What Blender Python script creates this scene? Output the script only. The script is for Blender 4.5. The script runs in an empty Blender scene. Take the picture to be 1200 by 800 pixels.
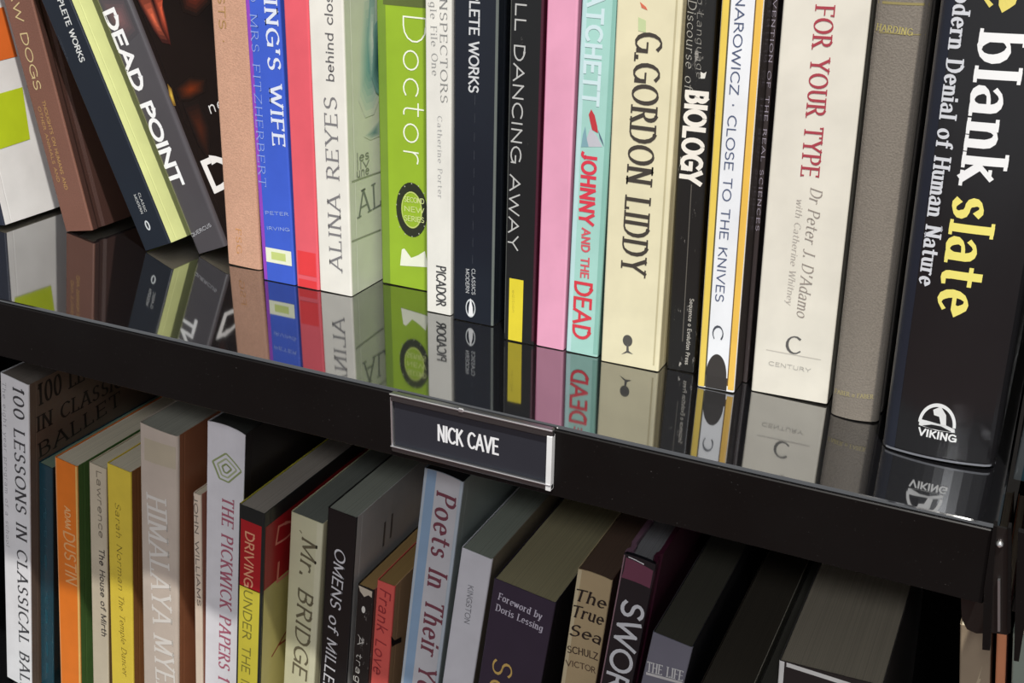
import bpy, bmesh, math, random
from mathutils import Vector, Matrix
random.seed(7)
scene = bpy.context.scene
COL = scene.collection

# ------------------------------------------------------------------ camera
S = 0.22                     # camera height over the upper shelf, metres
FPX = 1390.7                 # focal length in pixels of the 1200 px wide frame
YAW, PITCH, ROLL = -0.43639, 0.40025, 0.01774
fw = Vector((math.sin(YAW)*math.cos(PITCH), math.cos(YAW)*math.cos(PITCH), -math.sin(PITCH)))
rt0 = Vector((math.cos(YAW), -math.sin(YAW), 0)); up0 = rt0.cross(fw)
rt = math.cos(ROLL)*rt0 + math.sin(ROLL)*up0
up = -math.sin(ROLL)*rt0 + math.cos(ROLL)*up0
CAM = Vector((0, 0, S))
cd = bpy.data.cameras.new('camera'); cam = bpy.data.objects.new('camera', cd); COL.objects.link(cam)
cam.matrix_world = Matrix(((rt.x, up.x, -fw.x, CAM.x), (rt.y, up.y, -fw.y, CAM.y), (rt.z, up.z, -fw.z, CAM.z), (0, 0, 0, 1)))
cd.sensor_width = 36; cd.lens = FPX/1200*36; cd.clip_start = 0.02
scene.camera = cam

# ------------------------------------------------------------------ world, lamps, exposure
w = bpy.data.worlds.new('world'); scene.world = w; w.use_nodes = True
bg = w.node_tree.nodes['Background']; bg.inputs[0].default_value = (0.93, 0.96, 1.0, 1); bg.inputs[1].default_value = 0.385
def area(name, loc, target, size, power, color):
    l = bpy.data.lights.new(name, 'AREA'); l.size = size; l.energy = power; l.color = color; l.shape = 'DISK'
    o = bpy.data.objects.new(name, l); COL.objects.link(o); o.location = loc
    o.rotation_euler = (Vector(target)-Vector(loc)).to_track_quat('-Z', 'Y').to_euler()
    return o
TGT = (-0.45, 0.5, -0.15)
area('ceiling_spot', (0.32, -0.44, 2.22), TGT, 0.05, 86, (1.0, 0.965, 0.90))
area('aisle_lamp', (0.25, -1.5, 1.35), TGT, 0.22, 17, (0.95, 0.97, 1.0))
scene.view_settings.view_transform = 'Standard'; scene.view_settings.look = 'None'
scene.view_settings.exposure = -0.06; scene.view_settings.gamma = 1; scene.view_settings.use_curve_mapping = False

# ------------------------------------------------------------------ measuring helpers
def ray(px, py): return (px-600)/FPX*rt - (py-400)/FPX*up + fw
def at_z(px, py, z=0.0):
    d = ray(px, py); return CAM + d*((z-CAM.z)/d.z)
def at_y(px, py, y):
    d = ray(px, py); return CAM + d*(y/d.y)
EDGE = sum(at_z(*p).y for p in ((0, 350), (200, 397), (460, 456), (648, 497), (975, 572), (1165, 617)))/6
THICK = EDGE and -(at_y(1149, 704, EDGE).z+at_y(975, 664, EDGE).z)/2
LOW = -0.345                 # top of the lower shelf

# ------------------------------------------------------------------ materials
def lin(c):
    r = []
    for v in c:
        v /= 255.0; r.append(v/12.92 if v <= .04045 else ((v+.055)/1.055)**2.4)
    return (*r, 1)
MC = {}
def mat(c, rough=.42, kind='paper', wear=.07, coat=0.15, scuff=0.0, spec=.5):
    key = (tuple(c), rough, kind, wear, coat, scuff, spec)
    if key in MC: return MC[key]
    m = bpy.data.materials.new('%s_%02x%02x%02x' % (kind, *[int(v) for v in c])); m.use_nodes = True
    nt = m.node_tree; N = nt.nodes; L = nt.links; b = N['Principled BSDF']
    col = lin(c)
    b.inputs['Roughness'].default_value = rough
    b.inputs['Specular IOR Level'].default_value = spec
    b.inputs['Coat Weight'].default_value = coat; b.inputs['Coat Roughness'].default_value = .18
    tc = N.new('ShaderNodeTexCoord')
    if kind == 'ink':
        b.inputs['Base Color'].default_value = col; MC[key] = m; return m
    no = N.new('ShaderNodeTexNoise'); no.inputs['Detail'].default_value = 5
    L.new(tc.outputs['Object'], no.inputs['Vector'])
    mr = N.new('ShaderNodeMapRange'); mr.inputs['From Min'].default_value = .3; mr.inputs['From Max'].default_value = .7
    mr.inputs['To Min'].default_value = 1-wear; mr.inputs['To Max'].default_value = 1+wear*.5
    L.new(no.outputs['Fac'], mr.inputs['Value'])
    vm = N.new('ShaderNodeVectorMath'); vm.operation = 'SCALE'; vm.inputs[0].default_value = col[:3]
    L.new(mr.outputs['Result'], vm.inputs['Scale'])
    out = vm.outputs['Vector']
    bump = N.new('ShaderNodeBump'); bump.inputs['Distance'].default_value = .0003
    if kind == 'paper':
        no.inputs['Scale'].default_value = 60
        bump.inputs['Strength'].default_value = .12; L.new(no.outputs['Fac'], bump.inputs['Height'])
    elif kind == 'cloth':
        no.inputs['Scale'].default_value = 35
        n2 = N.new('ShaderNodeTexNoise'); n2.inputs['Scale'].default_value = 1400; L.new(tc.outputs['Object'], n2.inputs['Vector'])
        bump.inputs['Strength'].default_value = .5; L.new(n2.outputs['Fac'], bump.inputs['Height'])
        mx = N.new('ShaderNodeMapRange'); mx.inputs['From Min'].default_value = .3; mx.inputs['From Max'].default_value = .7
        mx.inputs['To Min'].default_value = .86; mx.inputs['To Max'].default_value = 1.1; L.new(n2.outputs['Fac'], mx.inputs['Value'])
        v2 = N.new('ShaderNodeVectorMath'); v2.operation = 'SCALE'; L.new(out, v2.inputs[0]); L.new(mx.outputs['Result'], v2.inputs['Scale']); out = v2.outputs['Vector']
    elif kind == 'pages':
        mp = N.new('ShaderNodeMapping'); mp.inputs['Scale'].default_value = (2600, 6, 6)
        L.new(tc.outputs['Object'], mp.inputs['Vector']); L.new(mp.outputs['Vector'], no.inputs['Vector']); no.inputs['Scale'].default_value = 1
        bump.inputs['Strength'].default_value = .6; L.new(no.outputs['Fac'], bump.inputs['Height'])
    if scuff > 0:
        sn = N.new('ShaderNodeTexNoise'); sn.inputs['Scale'].default_value = 260; sn.inputs['Detail'].default_value = 8; sn.inputs['Roughness'].default_value = .75
        mp2 = N.new('ShaderNodeMapping'); mp2.inputs['Scale'].default_value = (1, 1, .35)
        L.new(tc.outputs['Object'], mp2.inputs['Vector']); L.new(mp2.outputs['Vector'], sn.inputs['Vector'])
        rp = N.new('ShaderNodeMapRange'); rp.inputs['From Min'].default_value = .70-scuff*.12; rp.inputs['From Max'].default_value = .76-scuff*.12
        L.new(sn.outputs['Fac'], rp.inputs['Value'])
        mix = N.new('ShaderNodeMix'); mix.data_type = 'RGBA'; L.new(rp.outputs['Result'], mix.inputs['Factor'])
        L.new(out, mix.inputs[6]); mix.inputs[7].default_value = (.45, .43, .4, 1); out = mix.outputs[2]
    L.new(out, b.inputs['Base Color']); L.new(bump.outputs['Normal'], b.inputs['Normal'])
    MC[key] = m; return m
def ink(c, rough=.45): return mat(c, rough, 'ink')
def laminate(name, base, rough, ior, coat):
    m = bpy.data.materials.new(name); m.use_nodes = True; nt = m.node_tree; N = nt.nodes; L = nt.links; b = N['Principled BSDF']
    tc = N.new('ShaderNodeTexCoord')
    n1 = N.new('ShaderNodeTexNoise'); n1.inputs['Scale'].default_value = 900; n1.inputs['Detail'].default_value = 6; L.new(tc.outputs['Object'], n1.inputs['Vector'])
    r1 = N.new('ShaderNodeMapRange'); r1.inputs['From Min'].default_value = .68; r1.inputs['From Max'].default_value = .8; L.new(n1.outputs['Fac'], r1.inputs['Value'])
    mx = N.new('ShaderNodeMix'); mx.data_type = 'RGBA'; L.new(r1.outputs['Result'], mx.inputs['Factor'])
    mx.inputs[6].default_value = (*base, 1); mx.inputs[7].default_value = (.10, .095, .09, 1); L.new(mx.outputs[2], b.inputs['Base Color'])
    n2 = N.new('ShaderNodeTexNoise'); n2.inputs['Scale'].default_value = 22; n2.inputs['Detail'].default_value = 4; L.new(tc.outputs['Object'], n2.inputs['Vector'])
    r2 = N.new('ShaderNodeMapRange'); r2.inputs['To Min'].default_value = rough*.6; r2.inputs['To Max'].default_value = rough*1.4; L.new(n2.outputs['Fac'], r2.inputs['Value'])
    L.new(r2.outputs['Result'], b.inputs['Roughness'])
    bp = N.new('ShaderNodeBump'); bp.inputs['Strength'].default_value = .04; bp.inputs['Distance'].default_value = .001; L.new(n2.outputs['Fac'], bp.inputs['Height']); L.new(bp.outputs['Normal'], b.inputs['Normal'])
    b.inputs['IOR'].default_value = ior; b.inputs['Coat Weight'].default_value = coat; b.inputs['Coat Roughness'].default_value = rough; b.inputs['Coat IOR'].default_value = 1.6
    return m
GLOSS = laminate('glossy_black_laminate', (.006, .006, .007), .05, 3.0, 1.0)
MATTE = laminate('satin_black_laminate', (.0045, .0035, .0033), .45, 1.3, 0)
BLACKBOARD = laminate('matt_black_board', (.003, .003, .003), .9, 1.12, 0)
def metal(name, c, rough):
    m = bpy.data.materials.new(name); m.use_nodes = True; b = m.node_tree.nodes['Principled BSDF']
    b.inputs['Base Color'].default_value = lin(c); b.inputs['Metallic'].default_value = .9
    n = m.node_tree.nodes.new('ShaderNodeTexNoise'); n.inputs['Scale'].default_value = 120
    r = m.node_tree.nodes.new('ShaderNodeMapRange'); r.inputs['To Min'].default_value = rough*.7; r.inputs['To Max'].default_value = rough*1.3
    m.node_tree.links.new(n.outputs['Fac'], r.inputs['Value']); m.node_tree.links.new(r.outputs['Result'], b.inputs['Roughness'])
    return m
STEEL = metal('brushed_steel', (175, 176, 178), .33); DARKSTEEL = metal('dark_metal', (70, 66, 64), .38)

# ------------------------------------------------------------------ mesh helpers
def link(name, verts, faces, mats, parent=None, mi=None, smooth=None):
    me = bpy.data.meshes.new(name); me.from_pydata([tuple(v) for v in verts], [], faces)
    for m in (mats if isinstance(mats, (list, tuple)) else [mats]): me.materials.append(m)
    if mi: me.polygons.foreach_set('material_index', mi)
    if smooth: me.polygons.foreach_set('use_smooth', smooth)
    me.update()
    o = bpy.data.objects.new(name, me); COL.objects.link(o)
    if parent: o.parent = parent
    return o
def tag(o, label, cat=None, group=None):
    o['label'] = label
    if cat: o['category'] = cat
    if group: o['group'] = group
    return o
def thing(name, loc, label, cat, group=None):
    o = bpy.data.objects.new(name, None); COL.objects.link(o); o.location = loc; o.empty_display_size = .02
    return tag(o, label, cat, group)
def box_bm(x0, x1, y0, y1, z0, z1, bev=0, seg=2):
    bm = bmesh.new(); bmesh.ops.create_cube(bm, size=1)
    for v in bm.verts: v.co = Vector((x0+(v.co.x+.5)*(x1-x0), y0+(v.co.y+.5)*(y1-y0), z0+(v.co.z+.5)*(z1-z0)))
    if bev: bmesh.ops.bevel(bm, geom=bm.edges[:], offset=bev, segments=seg, affect='EDGES', profile=.5)
    return bm
def bm_obj(name, bm, m, parent=None):
    me = bpy.data.meshes.new(name); bm.to_mesh(me); bm.free(); me.materials.append(m)
    o = bpy.data.objects.new(name, me); COL.objects.link(o)
    if parent: o.parent = parent
    return o

# ------------------------------------------------------------------ a pen-stroke lettering engine (own glyphs)
def arc(cx, cy, rx, ry, a0, a1, n=None):
    n = n or max(3, int(abs(a1-a0)/24)); return [(cx+rx*math.cos(math.radians(a0+(a1-a0)*i/n)), cy+ry*math.sin(math.radians(a0+(a1-a0)*i/n))) for i in range(n+1)]
X = .66
G = {
 'A': (.8, [[(0, 0), (.4, 1)], [(.4, 1), (.8, 0)], [(.14, .34), (.66, .34)]]),
 'B': (.62, [[(.06, 0), (.06, 1)], [(.06, 1), (.3, 1)]+arc(.3, .77, .24, .23, 90, -90)+[(.06, .54)], [(.06, .54), (.32, .54)]+arc(.32, .27, .28, .27, 90, -90)+[(.06, 0)]]),
 'C': (.76, [arc(.44, .5, .42, .5, 48, 312)]),
 'D': (.76, [[(.06, 0), (.06, 1)], [(.06, 1), (.3, 1)]+arc(.3, .5, .44, .5, 90, -90)+[(.06, 0)]]),
 'E': (.58, [[(.06, 0), (.06, 1)], [(.06, 1), (.56, 1)], [(.06, .52), (.48, .52)], [(.06, 0), (.58, 0)]]),
 'F': (.54, [[(.06, 0), (.06, 1)], [(.06, 1), (.54, 1)], [(.06, .5), (.46, .5)]]),
 'G': (.8, [arc(.44, .5, .42, .5, 48, 335), [(.48, .46), (.82, .46)], [(.82, .46), (.82, .06)]]),
 'H': (.72, [[(.06, 0), (.06, 1)], [(.66, 0), (.66, 1)], [(.06, .52), (.66, .52)]]),
 'I': (.16, [[(.08, 0), (.08, 1)]]),
 'J': (.4, [[(.3, 1), (.3, .2)]+arc(.1, .2, .2, .24, 0, -120)]),
 'K': (.68, [[(.06, 0), (.06, 1)], [(.62, 1), (.06, .42)], [(.24, .58), (.68, 0)]]),
 'L': (.54, [[(.06, 0), (.06, 1)], [(.06, 0), (.54, 0)]]),
 'M': (.9, [[(.06, 0), (.06, 1)], [(.06, 1), (.45, .1)], [(.45, .1), (.84, 1)], [(.84, 1), (.84, 0)]]),
 'N': (.74, [[(.06, 0), (.06, 1)], [(.06, 1), (.68, 0)], [(.68, 0), (.68, 1)]]),
 'O': (.84, [arc(.42, .5, .42, .5, 90, 450, 20)]),
 'P': (.6, [[(.06, 0), (.06, 1)], [(.06, 1), (.3, 1)]+arc(.3, .74, .28, .26, 90, -90)+[(.06, .48)]]),
 'Q': (.84, [arc(.42, .5, .42, .5, 90, 450, 20), [(.5, .2), (.84, -.12)]]),
 'R': (.66, [[(.06, 0), (.06, 1)], [(.06, 1), (.3, 1)]+arc(.3, .75, .26, .25, 90, -90)+[(.06, .5)], [(.3, .5), (.66, 0)]]),
 'S': (.58, [arc(.3, .75, .24, .25, 35, 270)+arc(.28, .25, .27, .25, 90, -145)]),
 'T': (.66, [[(.33, 0), (.33, 1)], [(0, 1), (.66, 1)]]),
 'U': (.7, [[(.06, 1), (.06, .3)]+arc(.35, .3, .29, .3, 180, 360)+[(.64, 1)]]),
 'V': (.76, [[(0, 1), (.38, 0)], [(.38, 0), (.76, 1)]]),
 'W': (1.08, [[(0, 1), (.28, 0)], [(.28, 0), (.54, .9)], [(.54, .9), (.8, 0)], [(.8, 0), (1.08, 1)]]),
 'X': (.7, [[(0, 1), (.7, 0)], [(.7, 1), (0, 0)]]),
 'Y': (.72, [[(0, 1), (.36, .46)], [(.72, 1), (.36, .46)], [(.36, .46), (.36, 0)]]),
 'Z': (.66, [[(.02, 1), (.64, 1)], [(.64, 1), (.02, 0)], [(.02, 0), (.66, 0)]]),
 'a': (.56, [arc(.24, X-.2, .22, .2, 150, 0)+[(.46, 0)], [(.46, X*.6)]+arc(.24, .19, .23, .19, 90, 300)+[(.46, .2)]]),
 'b': (.58, [[(.06, 1), (.06, 0)], arc(.3, X/2, .26, X/2, 150, -150)]),
 'c': (.5, [arc(.3, X/2, .28, X/2, 45, 315)]),
 'd': (.58, [[(.5, 1), (.5, 0)], arc(.28, X/2, .26, X/2, 30, 330)]),
 'e': (.56, [[(.05, .36), (.52, .36)]+arc(.29, X/2, .25, X/2, 8, 310)]),
 'f': (.36, [arc(.34, .8, .16, .2, 60, 180)+[(.18, 0)], [(0, X), (.36, X)]]),
 'g': (.58, [arc(.28, X/2, .25, X/2, 30, 330), [(.5, X), (.5, -.1)]+arc(.28, -.1, .22, .2, 0, -140)]),
 'h': (.56, [[(.06, 1), (.06, 0)], [(.06, .4)]+arc(.28, .42, .2, .24, 160, 0)+[(.48, 0)]]),
 'i': (.14, [[(.07, X), (.07, 0)], [(.07, .86), (.07, .94)]]),
 'j': (.2, [[(.12, X), (.12, -.1)]+arc(0, -.1, .12, .16, 0, -90), [(.12, .86), (.12, .94)]]),
 'k': (.52, [[(.06, 1), (.06, 0)], [(.46, X), (.06, .26)], [(.2, .38), (.52, 0)]]),
 'l': (.14, [[(.07, 1), (.07, 0)]]),
 'm': (.88, [[(.06, X), (.06, 0)], [(.06, .4)]+arc(.25, .42, .18, .24, 160, 0)+[(.43, 0)], [(.43, .4)]+arc(.62, .42, .18, .24, 160, 0)+[(.8, 0)]]),
 'n': (.56, [[(.06, X), (.06, 0)], [(.06, .4)]+arc(.28, .42, .2, .24, 160, 0)+[(.48, 0)]]),
 'o': (.58, [arc(.29, X/2, .27, X/2, 90, 450, 16)]),
 'p': (.58, [[(.06, X), (.06, -.3)], arc(.3, X/2, .26, X/2, 150, -150)]),
 'q': (.58, [[(.5, X), (.5, -.3)], arc(.28, X/2, .26, X/2, 30, 330)]),
 'r': (.4, [[(.06, X), (.06, 0)], [(.06, .4)]+arc(.28, .42, .2, .24, 160, 60)]),
 's': (.44, [arc(.22, X*.75, .18, X*.25, 35, 270)+arc(.21, X*.25, .2, X*.25, 90, -145)]),
 't': (.38, [[(.16, .9), (.16, .16)]+arc(.3, .16, .14, .16, 180, 290), [(0, X), (.36, X)]]),
 'u': (.56, [[(.06, X), (.06, .24)]+arc(.27, .24, .21, .24, 180, 340), [(.48, X), (.48, 0)]]),
 'v': (.54, [[(0, X), (.27, 0)], [(.27, 0), (.54, X)]]),
 'w': (.8, [[(0, X), (.2, 0)], [(.2, 0), (.4, .6)], [(.4, .6), (.6, 0)], [(.6, 0), (.8, X)]]),
 'x': (.52, [[(0, X), (.52, 0)], [(.52, X), (0, 0)]]),
 'y': (.54, [[(0, X), (.27, 0)], [(.54, X), (.14, -.3)]]),
 'z': (.46, [[(.02, X), (.44, X)], [(.44, X), (.02, 0)], [(.02, 0), (.46, 0)]]),
 '0': (.6, [arc(.3, .5, .28, .5, 90, 450, 18)]),
 '1': (.36, [[(.04, .82), (.2, 1)], [(.2, 1), (.2, 0)]]),
 '.': (.14, [[(.07, 0), (.07, .1)]]), '-': (.4, [[(.04, .4), (.36, .4)]]), ',': (.14, [[(.1, .1), (.04, -.14)]]),
 "'": (.14, [[(.07, 1), (.05, .74)]]), '*': (.2, [[(.1, .44), (.1, .56)]]), ' ': (.34, []), '|': (.1, [[(.05, -.2), (.05, 1.1)]]),
}
STY = {  # thick, thin, serif length, nib angle, slant, letter gap
 'sans': (.145, .135, 0, 0, 0, .17), 'bold': (.24, .21, 0, 0, 0, .22), 'sansb': (.19, .17, 0, 0, 0, .17), 'thin': (.06, .06, 0, 0, 0, .22), 'wide': (.13, .11, 0, 0, 0, .55),
 'serif': (.16, .065, .12, 15, 0, .27), 'serifb': (.23, .085, .11, 18, 0, .28), 'serifl': (.12, .055, .11, 15, 0, .3), 'serifm': (.19, .075, .08, 10, 0, .3), 'heavy': (.31, .27, 0, 0, 0, .13), 'ital': (.12, .04, .05, 25, .22, .2),
 'italb': (.2, .09, .04, 25, .2, .2), 'hand': (.15, .10, 0, 35, .18, .2),
}
def text_quads(s, style, length, hgt, sub=.0012):
    thick, thin, ser, ang, slant, gap = STY[style]
    x = 0; gl = []
    for ch in s:
        g = G.get(ch, G['o']); gl.append((x, g)); x += g[0]+gap
    x -= gap; sx = length/x
    ca, sa = math.cos(math.radians(ang)), math.sin(math.radians(ang))
    V = []; Q = []; LAY = []; lay = [0]
    hh = min(hgt, sx*1.35)
    def hw(nx, ny): return .5*hh*math.hypot(thick*(nx*ca+ny*sa), thin*(-nx*sa+ny*ca))
    def stroke(P, cap=True):
        n = len(P); cap = cap and math.hypot(P[0][0]-P[-1][0], P[0][1]-P[-1][1]) > 1e-5; lay[0] = (lay[0]+1) % 7; prev = None
        for i, p in enumerate(P):
            a = P[max(i-1, 0)]; b = P[min(i+1, n-1)]
            dx, dy = b[0]-a[0], b[1]-a[1]; l = math.hypot(dx, dy) or 1e-9; nx, ny = -dy/l, dx/l
            m = 1.0
            if 0 < i < n-1:
                d1 = (p[0]-a[0], p[1]-a[1]); l1 = math.hypot(*d1) or 1e-9
                c = abs((-d1[1]/l1)*nx+(d1[0]/l1)*ny); m = 1/max(c, .6)
            h = hw(nx, ny)*m; ex = ey = 0
            if cap and (i == 0 or i == n-1):
                k = (-1 if i == 0 else 1)*hw(dx/l, dy/l)*.9; ex, ey = dx/l*k, dy/l*k
            q0 = (p[0]+nx*h+ex, p[1]+ny*h+ey); q1 = (p[0]-nx*h+ex, p[1]-ny*h+ey)
            if prev is None: V.extend([q0, q1]); LAY.extend([lay[0]]*2)
            else:
                k = max(1, min(12, int(math.hypot(q0[0]-prev[0][0], q0[1]-prev[0][1])/sub)))
                for j in range(1, k+1):
                    f = j/k
                    V.extend([(prev[0][0]+(q0[0]-prev[0][0])*f, prev[0][1]+(q0[1]-prev[0][1])*f), (prev[1][0]+(q1[0]-prev[1][0])*f, prev[1][1]+(q1[1]-prev[1][1])*f)])
                    LAY.extend([lay[0]]*2); e = len(V); Q.append((e-4, e-3, e-1, e-2))
            prev = (q0, q1)
    for gx, (gw, strokes) in gl:
        for st in strokes:
            P = [((gx+a)*sx+slant*(b-.4)*hgt, b*hgt) for a, b in st]
            stroke(P)
            if ser:
                for e, f, (ax, ay) in ((P[0], P[1], st[0]), (P[-1], P[-2], st[-1])):
                    dx, dy = abs(f[0]-e[0]), abs(f[1]-e[1]); sl = ser*min(hgt, sx*1.1)
                    if dy > dx*.8 and min(abs(ay-1), abs(ay), abs(ay-X), abs(ay+.3)) < .01:
                        k = sl+thick*hh*.4; lo = k if not (abs(ay-X) < .01 and X < 1) else k
                        hi = k if not (abs(ay-X) < .01) else 0
                        V.extend([(e[0]-lo, e[1]-thin*hgt*.5), (e[0]+hi, e[1]-thin*hgt*.5), (e[0]+hi, e[1]+thin*hgt*.5), (e[0]-lo, e[1]+thin*hgt*.5)])
                        b0 = len(V)-4; Q.append((b0, b0+1, b0+2, b0+3)); LAY.extend([7]*4)
                    elif dx > dy*3 and ay in (0, 1) and ax > .5 or (dx > dy*3 and ay == 1 and ax == 0):
                        s2 = sl*1.6*(1 if ay == 0 else -1); t2 = thin*hgt*.7
                        V.extend([(e[0]-t2, e[1]), (e[0]+t2, e[1]), (e[0]+t2, e[1]+s2), (e[0]-t2, e[1]+s2)])
                        b0 = len(V)-4; Q.append((b0, b0+1, b0+2, b0+3)); LAY.extend([8]*4)
    LAY.extend([0]*(len(V)-len(LAY)))
    return V, Q, LAY

# ------------------------------------------------------------------ books
class Book: pass
ALL = []
def spine_y(b, x):
    u = min(max(x/b.t, 0), 1); y = -b.bulge*(1-(2*u-1)**2)
    r = b.r; e = min(x, b.t-x)
    if e < r: y += r-math.sqrt(max(r*r-(r-max(e, 0))**2, 0))
    return y
def make_book(label, origin, t, h, d=.135, lean=0, yaw=0, spine=(200, 200, 200), left=None, right=None, pages=(214, 204, 180), hard=False,
              bulge=0., r=.0009, name=None, group=None, cat='book', kind='paper', rough=.4, coat=.15, scuff=0, top=None, wob=0):
    b = Book(); b.t = t; b.h = h; b.d = d; b.bulge = bulge; b.r = min(r, t*.3); b.hard = hard
    b.root = thing(name or ('hardcover_book' if hard else 'paperback_book'), origin, label, cat, group)
    b.root.rotation_euler = (0, lean, yaw)
    b.M = Matrix.Translation(origin) @ (Matrix.Rotation(yaw, 4, 'Z') @ Matrix.Rotation(lean, 4, 'Y'))
    b.Mi = b.M.inverted(); b.eye = b.Mi @ CAM
    left = left or spine; right = right or spine
    ms = [mat(left, rough, kind, coat=coat, scuff=scuff), mat(spine, rough, kind, coat=coat, scuff=scuff), mat(right, rough, kind, coat=coat, scuff=scuff)]
    th = .0022 if hard else .0004
    prof = []                                  # (x, y, material of the segment that starts here)
    def side(sgn):
        ys = [d, d*.5, .016]
        out = [(0, y) for y in ys]
        if hard: out += [(.0, .011), (.0011, .009), (.0011, .0065), (0, .0045)]
        else: out += [(.0, .0065), (.00012, .006), (0, .0055)]
        out.append((0, b.r+.0003))
        return [(x if sgn < 0 else t-x, y) for x, y in out]
    L_ = side(-1); R_ = side(1)[::-1]
    xs = [b.r*(1-math.cos(a*math.pi/2/4)) for a in range(0, 5)]
    mid = [b.r+(t-2*b.r)*i/10 for i in range(1, 10)]
    sx = xs+mid+[t-x for x in xs[::-1]]
    SP = [(x, spine_y(b, x)) for x in sx]
    outer = L_+SP+R_; nL = len(L_); nS = len(SP)
    inner = []
    for i, (x, y) in enumerate(outer):
        a = outer[max(i-1, 0)]; c = outer[min(i+1, len(outer)-1)]
        dx, dy = c[0]-a[0], c[1]-a[1]; l = math.hypot(dx, dy) or 1; inner.append((x-dy/l*th, y+dx/l*th))
    n = len(outer); zs = [0, h*.004, h*.3, h*.65, h*.996, h]
    V = []; F = []; MI = []
    rnd = random.Random(int(t*1e6)+n)
    for k, z in enumerate(zs):
        for x, y in outer: V.append((x, y, z))
        for x, y in inner: V.append((x, y, z))
    def seg(i): return 0 if i < nL-1 else (1 if i < nL+nS else 2)
    W = 2*n
    for k in range(len(zs)-1):
        for i in range(n-1):
            F.append((k*W+i, k*W+i+1, (k+1)*W+i+1, (k+1)*W+i)); MI.append(seg(i))
            F.append((k*W+n+i+1, k*W+n+i, (k+1)*W+n+i, (k+1)*W+n+i+1)); MI.append(seg(i))
        for i in (0, n-1):
            F.append((k*W+i, (k+1)*W+i, (k+1)*W+n+i, k*W+n+i)); MI.append(seg(min(i, n-2)))
    for k in (0, len(zs)-1):
        for i in range(n-1):
            F.append((k*W+i, k*W+n+i, k*W+n+i+1, k*W+i+1)); MI.append(seg(i))
    sm = [abs(V[f[0]][1]-.0) < .004 and len(set(v // W for v in f)) == 2 for f in F]
    b.cover = link('cover', V, F, ms, b.root, MI, None)
    # page block, its back following the spine
    iz = .003 if hard else .0003; fz = .003 if hard else .0
    pv = []; npn = 9; x0 = th+.0002; x1 = t-th-.0002
    gap = .0045 if hard else th+.0002
    for z in (iz, h-iz-(.0 if hard else .0004)):
        for i in range(npn):
            x = x0+(x1-x0)*i/(npn-1); pv.append((x, spine_y(b, x)*(.9 if bulge else 1)+gap, z))
        for i in range(npn):
            x = x1-(x1-x0)*i/(npn-1); pv.append((x, d-fz-(.0004 if not hard else 0)+(0), z))
    m2 = 2*npn
    pf = [tuple(range(m2-1, -1, -1)), tuple(range(m2, 2*m2))]+[(i, (i+1) % m2, m2+(i+1) % m2, m2+i) for i in range(m2)]
    b.pages = link('page_block', pv, pf, mat(pages, .8, 'pages', wear=.22, coat=0), b.root)
    if bulge < 0: pass
    ALL.append(b); return b
def solve_lean(f, target):
    lo, hi = -.6, .6
    for _ in range(40):
        m = (lo+hi)/2
        if f(m) < target: lo = m
        else: hi = m
    return (lo+hi)/2
def project(p):
    v = p-CAM; z = v.dot(fw); return 600+FPX*v.dot(rt)/z, 400-FPX*v.dot(up)/z
def line_x_at(p, q, y):
    a = project(p); b = project(q); return a[0]+(b[0]-a[0])*(y-a[1])/(b[1]-a[1])
def upper(label, BL, BR, xtop, h=.21, raised=False, yset=None, **kw):
    """book on the upper shelf: pixels of the spine's two bottom corners and of its left edge at the frame's top"""
    o = at_z(*BL, 0.0004); kw.setdefault('group', 'books standing on the upper shelf')
    f = lambda a: line_x_at(o, o+Vector((math.sin(a), 0, math.cos(a)))*.2, 0)
    lean = solve_lean(f, xtop)
    if not raised: lean = max(-.02, min(lean, .02))
    M = Matrix.Translation(o) @ Matrix.Rotation(lean, 4, 'Y'); Mi = M.inverted()
    e = Mi @ CAM; dd = Mi.to_3x3() @ ray(*BR); t = e.x-dd.x*e.y/dd.y
    t -= kw.pop('gapr', 0)
    o.z += max(0, t*math.sin(lean))
    return make_book(label, o, t, h, lean=lean, **kw)
def lower(label, TL, TR, xbot, sb, d=.13, **kw):
    """book on the lower shelf: pixels of the spine's two top corners and of its left edge at the frame's bottom"""
    kw.setdefault('group', 'books standing on the lower shelf'); y = EDGE+sb*S; fix = kw.pop('fix', None)
    P = at_y(*TL, y); Q = at_y(*TR, y)
    a = solve_lean(lambda a: -line_x_at(P, P-Vector((math.sin(a), 0, math.cos(a)))*.2, 800), -xbot)
    if fix is not None: a = fix
    M = Matrix.Translation(P) @ Matrix.Rotation(a, 4, 'Y'); Mi = M.inverted()
    e = Mi @ CAM; dd = Mi.to_3x3() @ ray(*TR); t = e.x-dd.x*e.y/dd.y-kw.pop('gapr', 0)
    Zf = LOW+.0004
    if a > 0: h = (P.z-t*math.sin(a)-Zf)/math.cos(a)
    else: h = (P.z-Zf)/math.cos(a)
    o = P-Vector((math.sin(a), 0, math.cos(a)))*h
    return make_book(label, o, t, h, d=d, lean=a, **kw)
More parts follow.
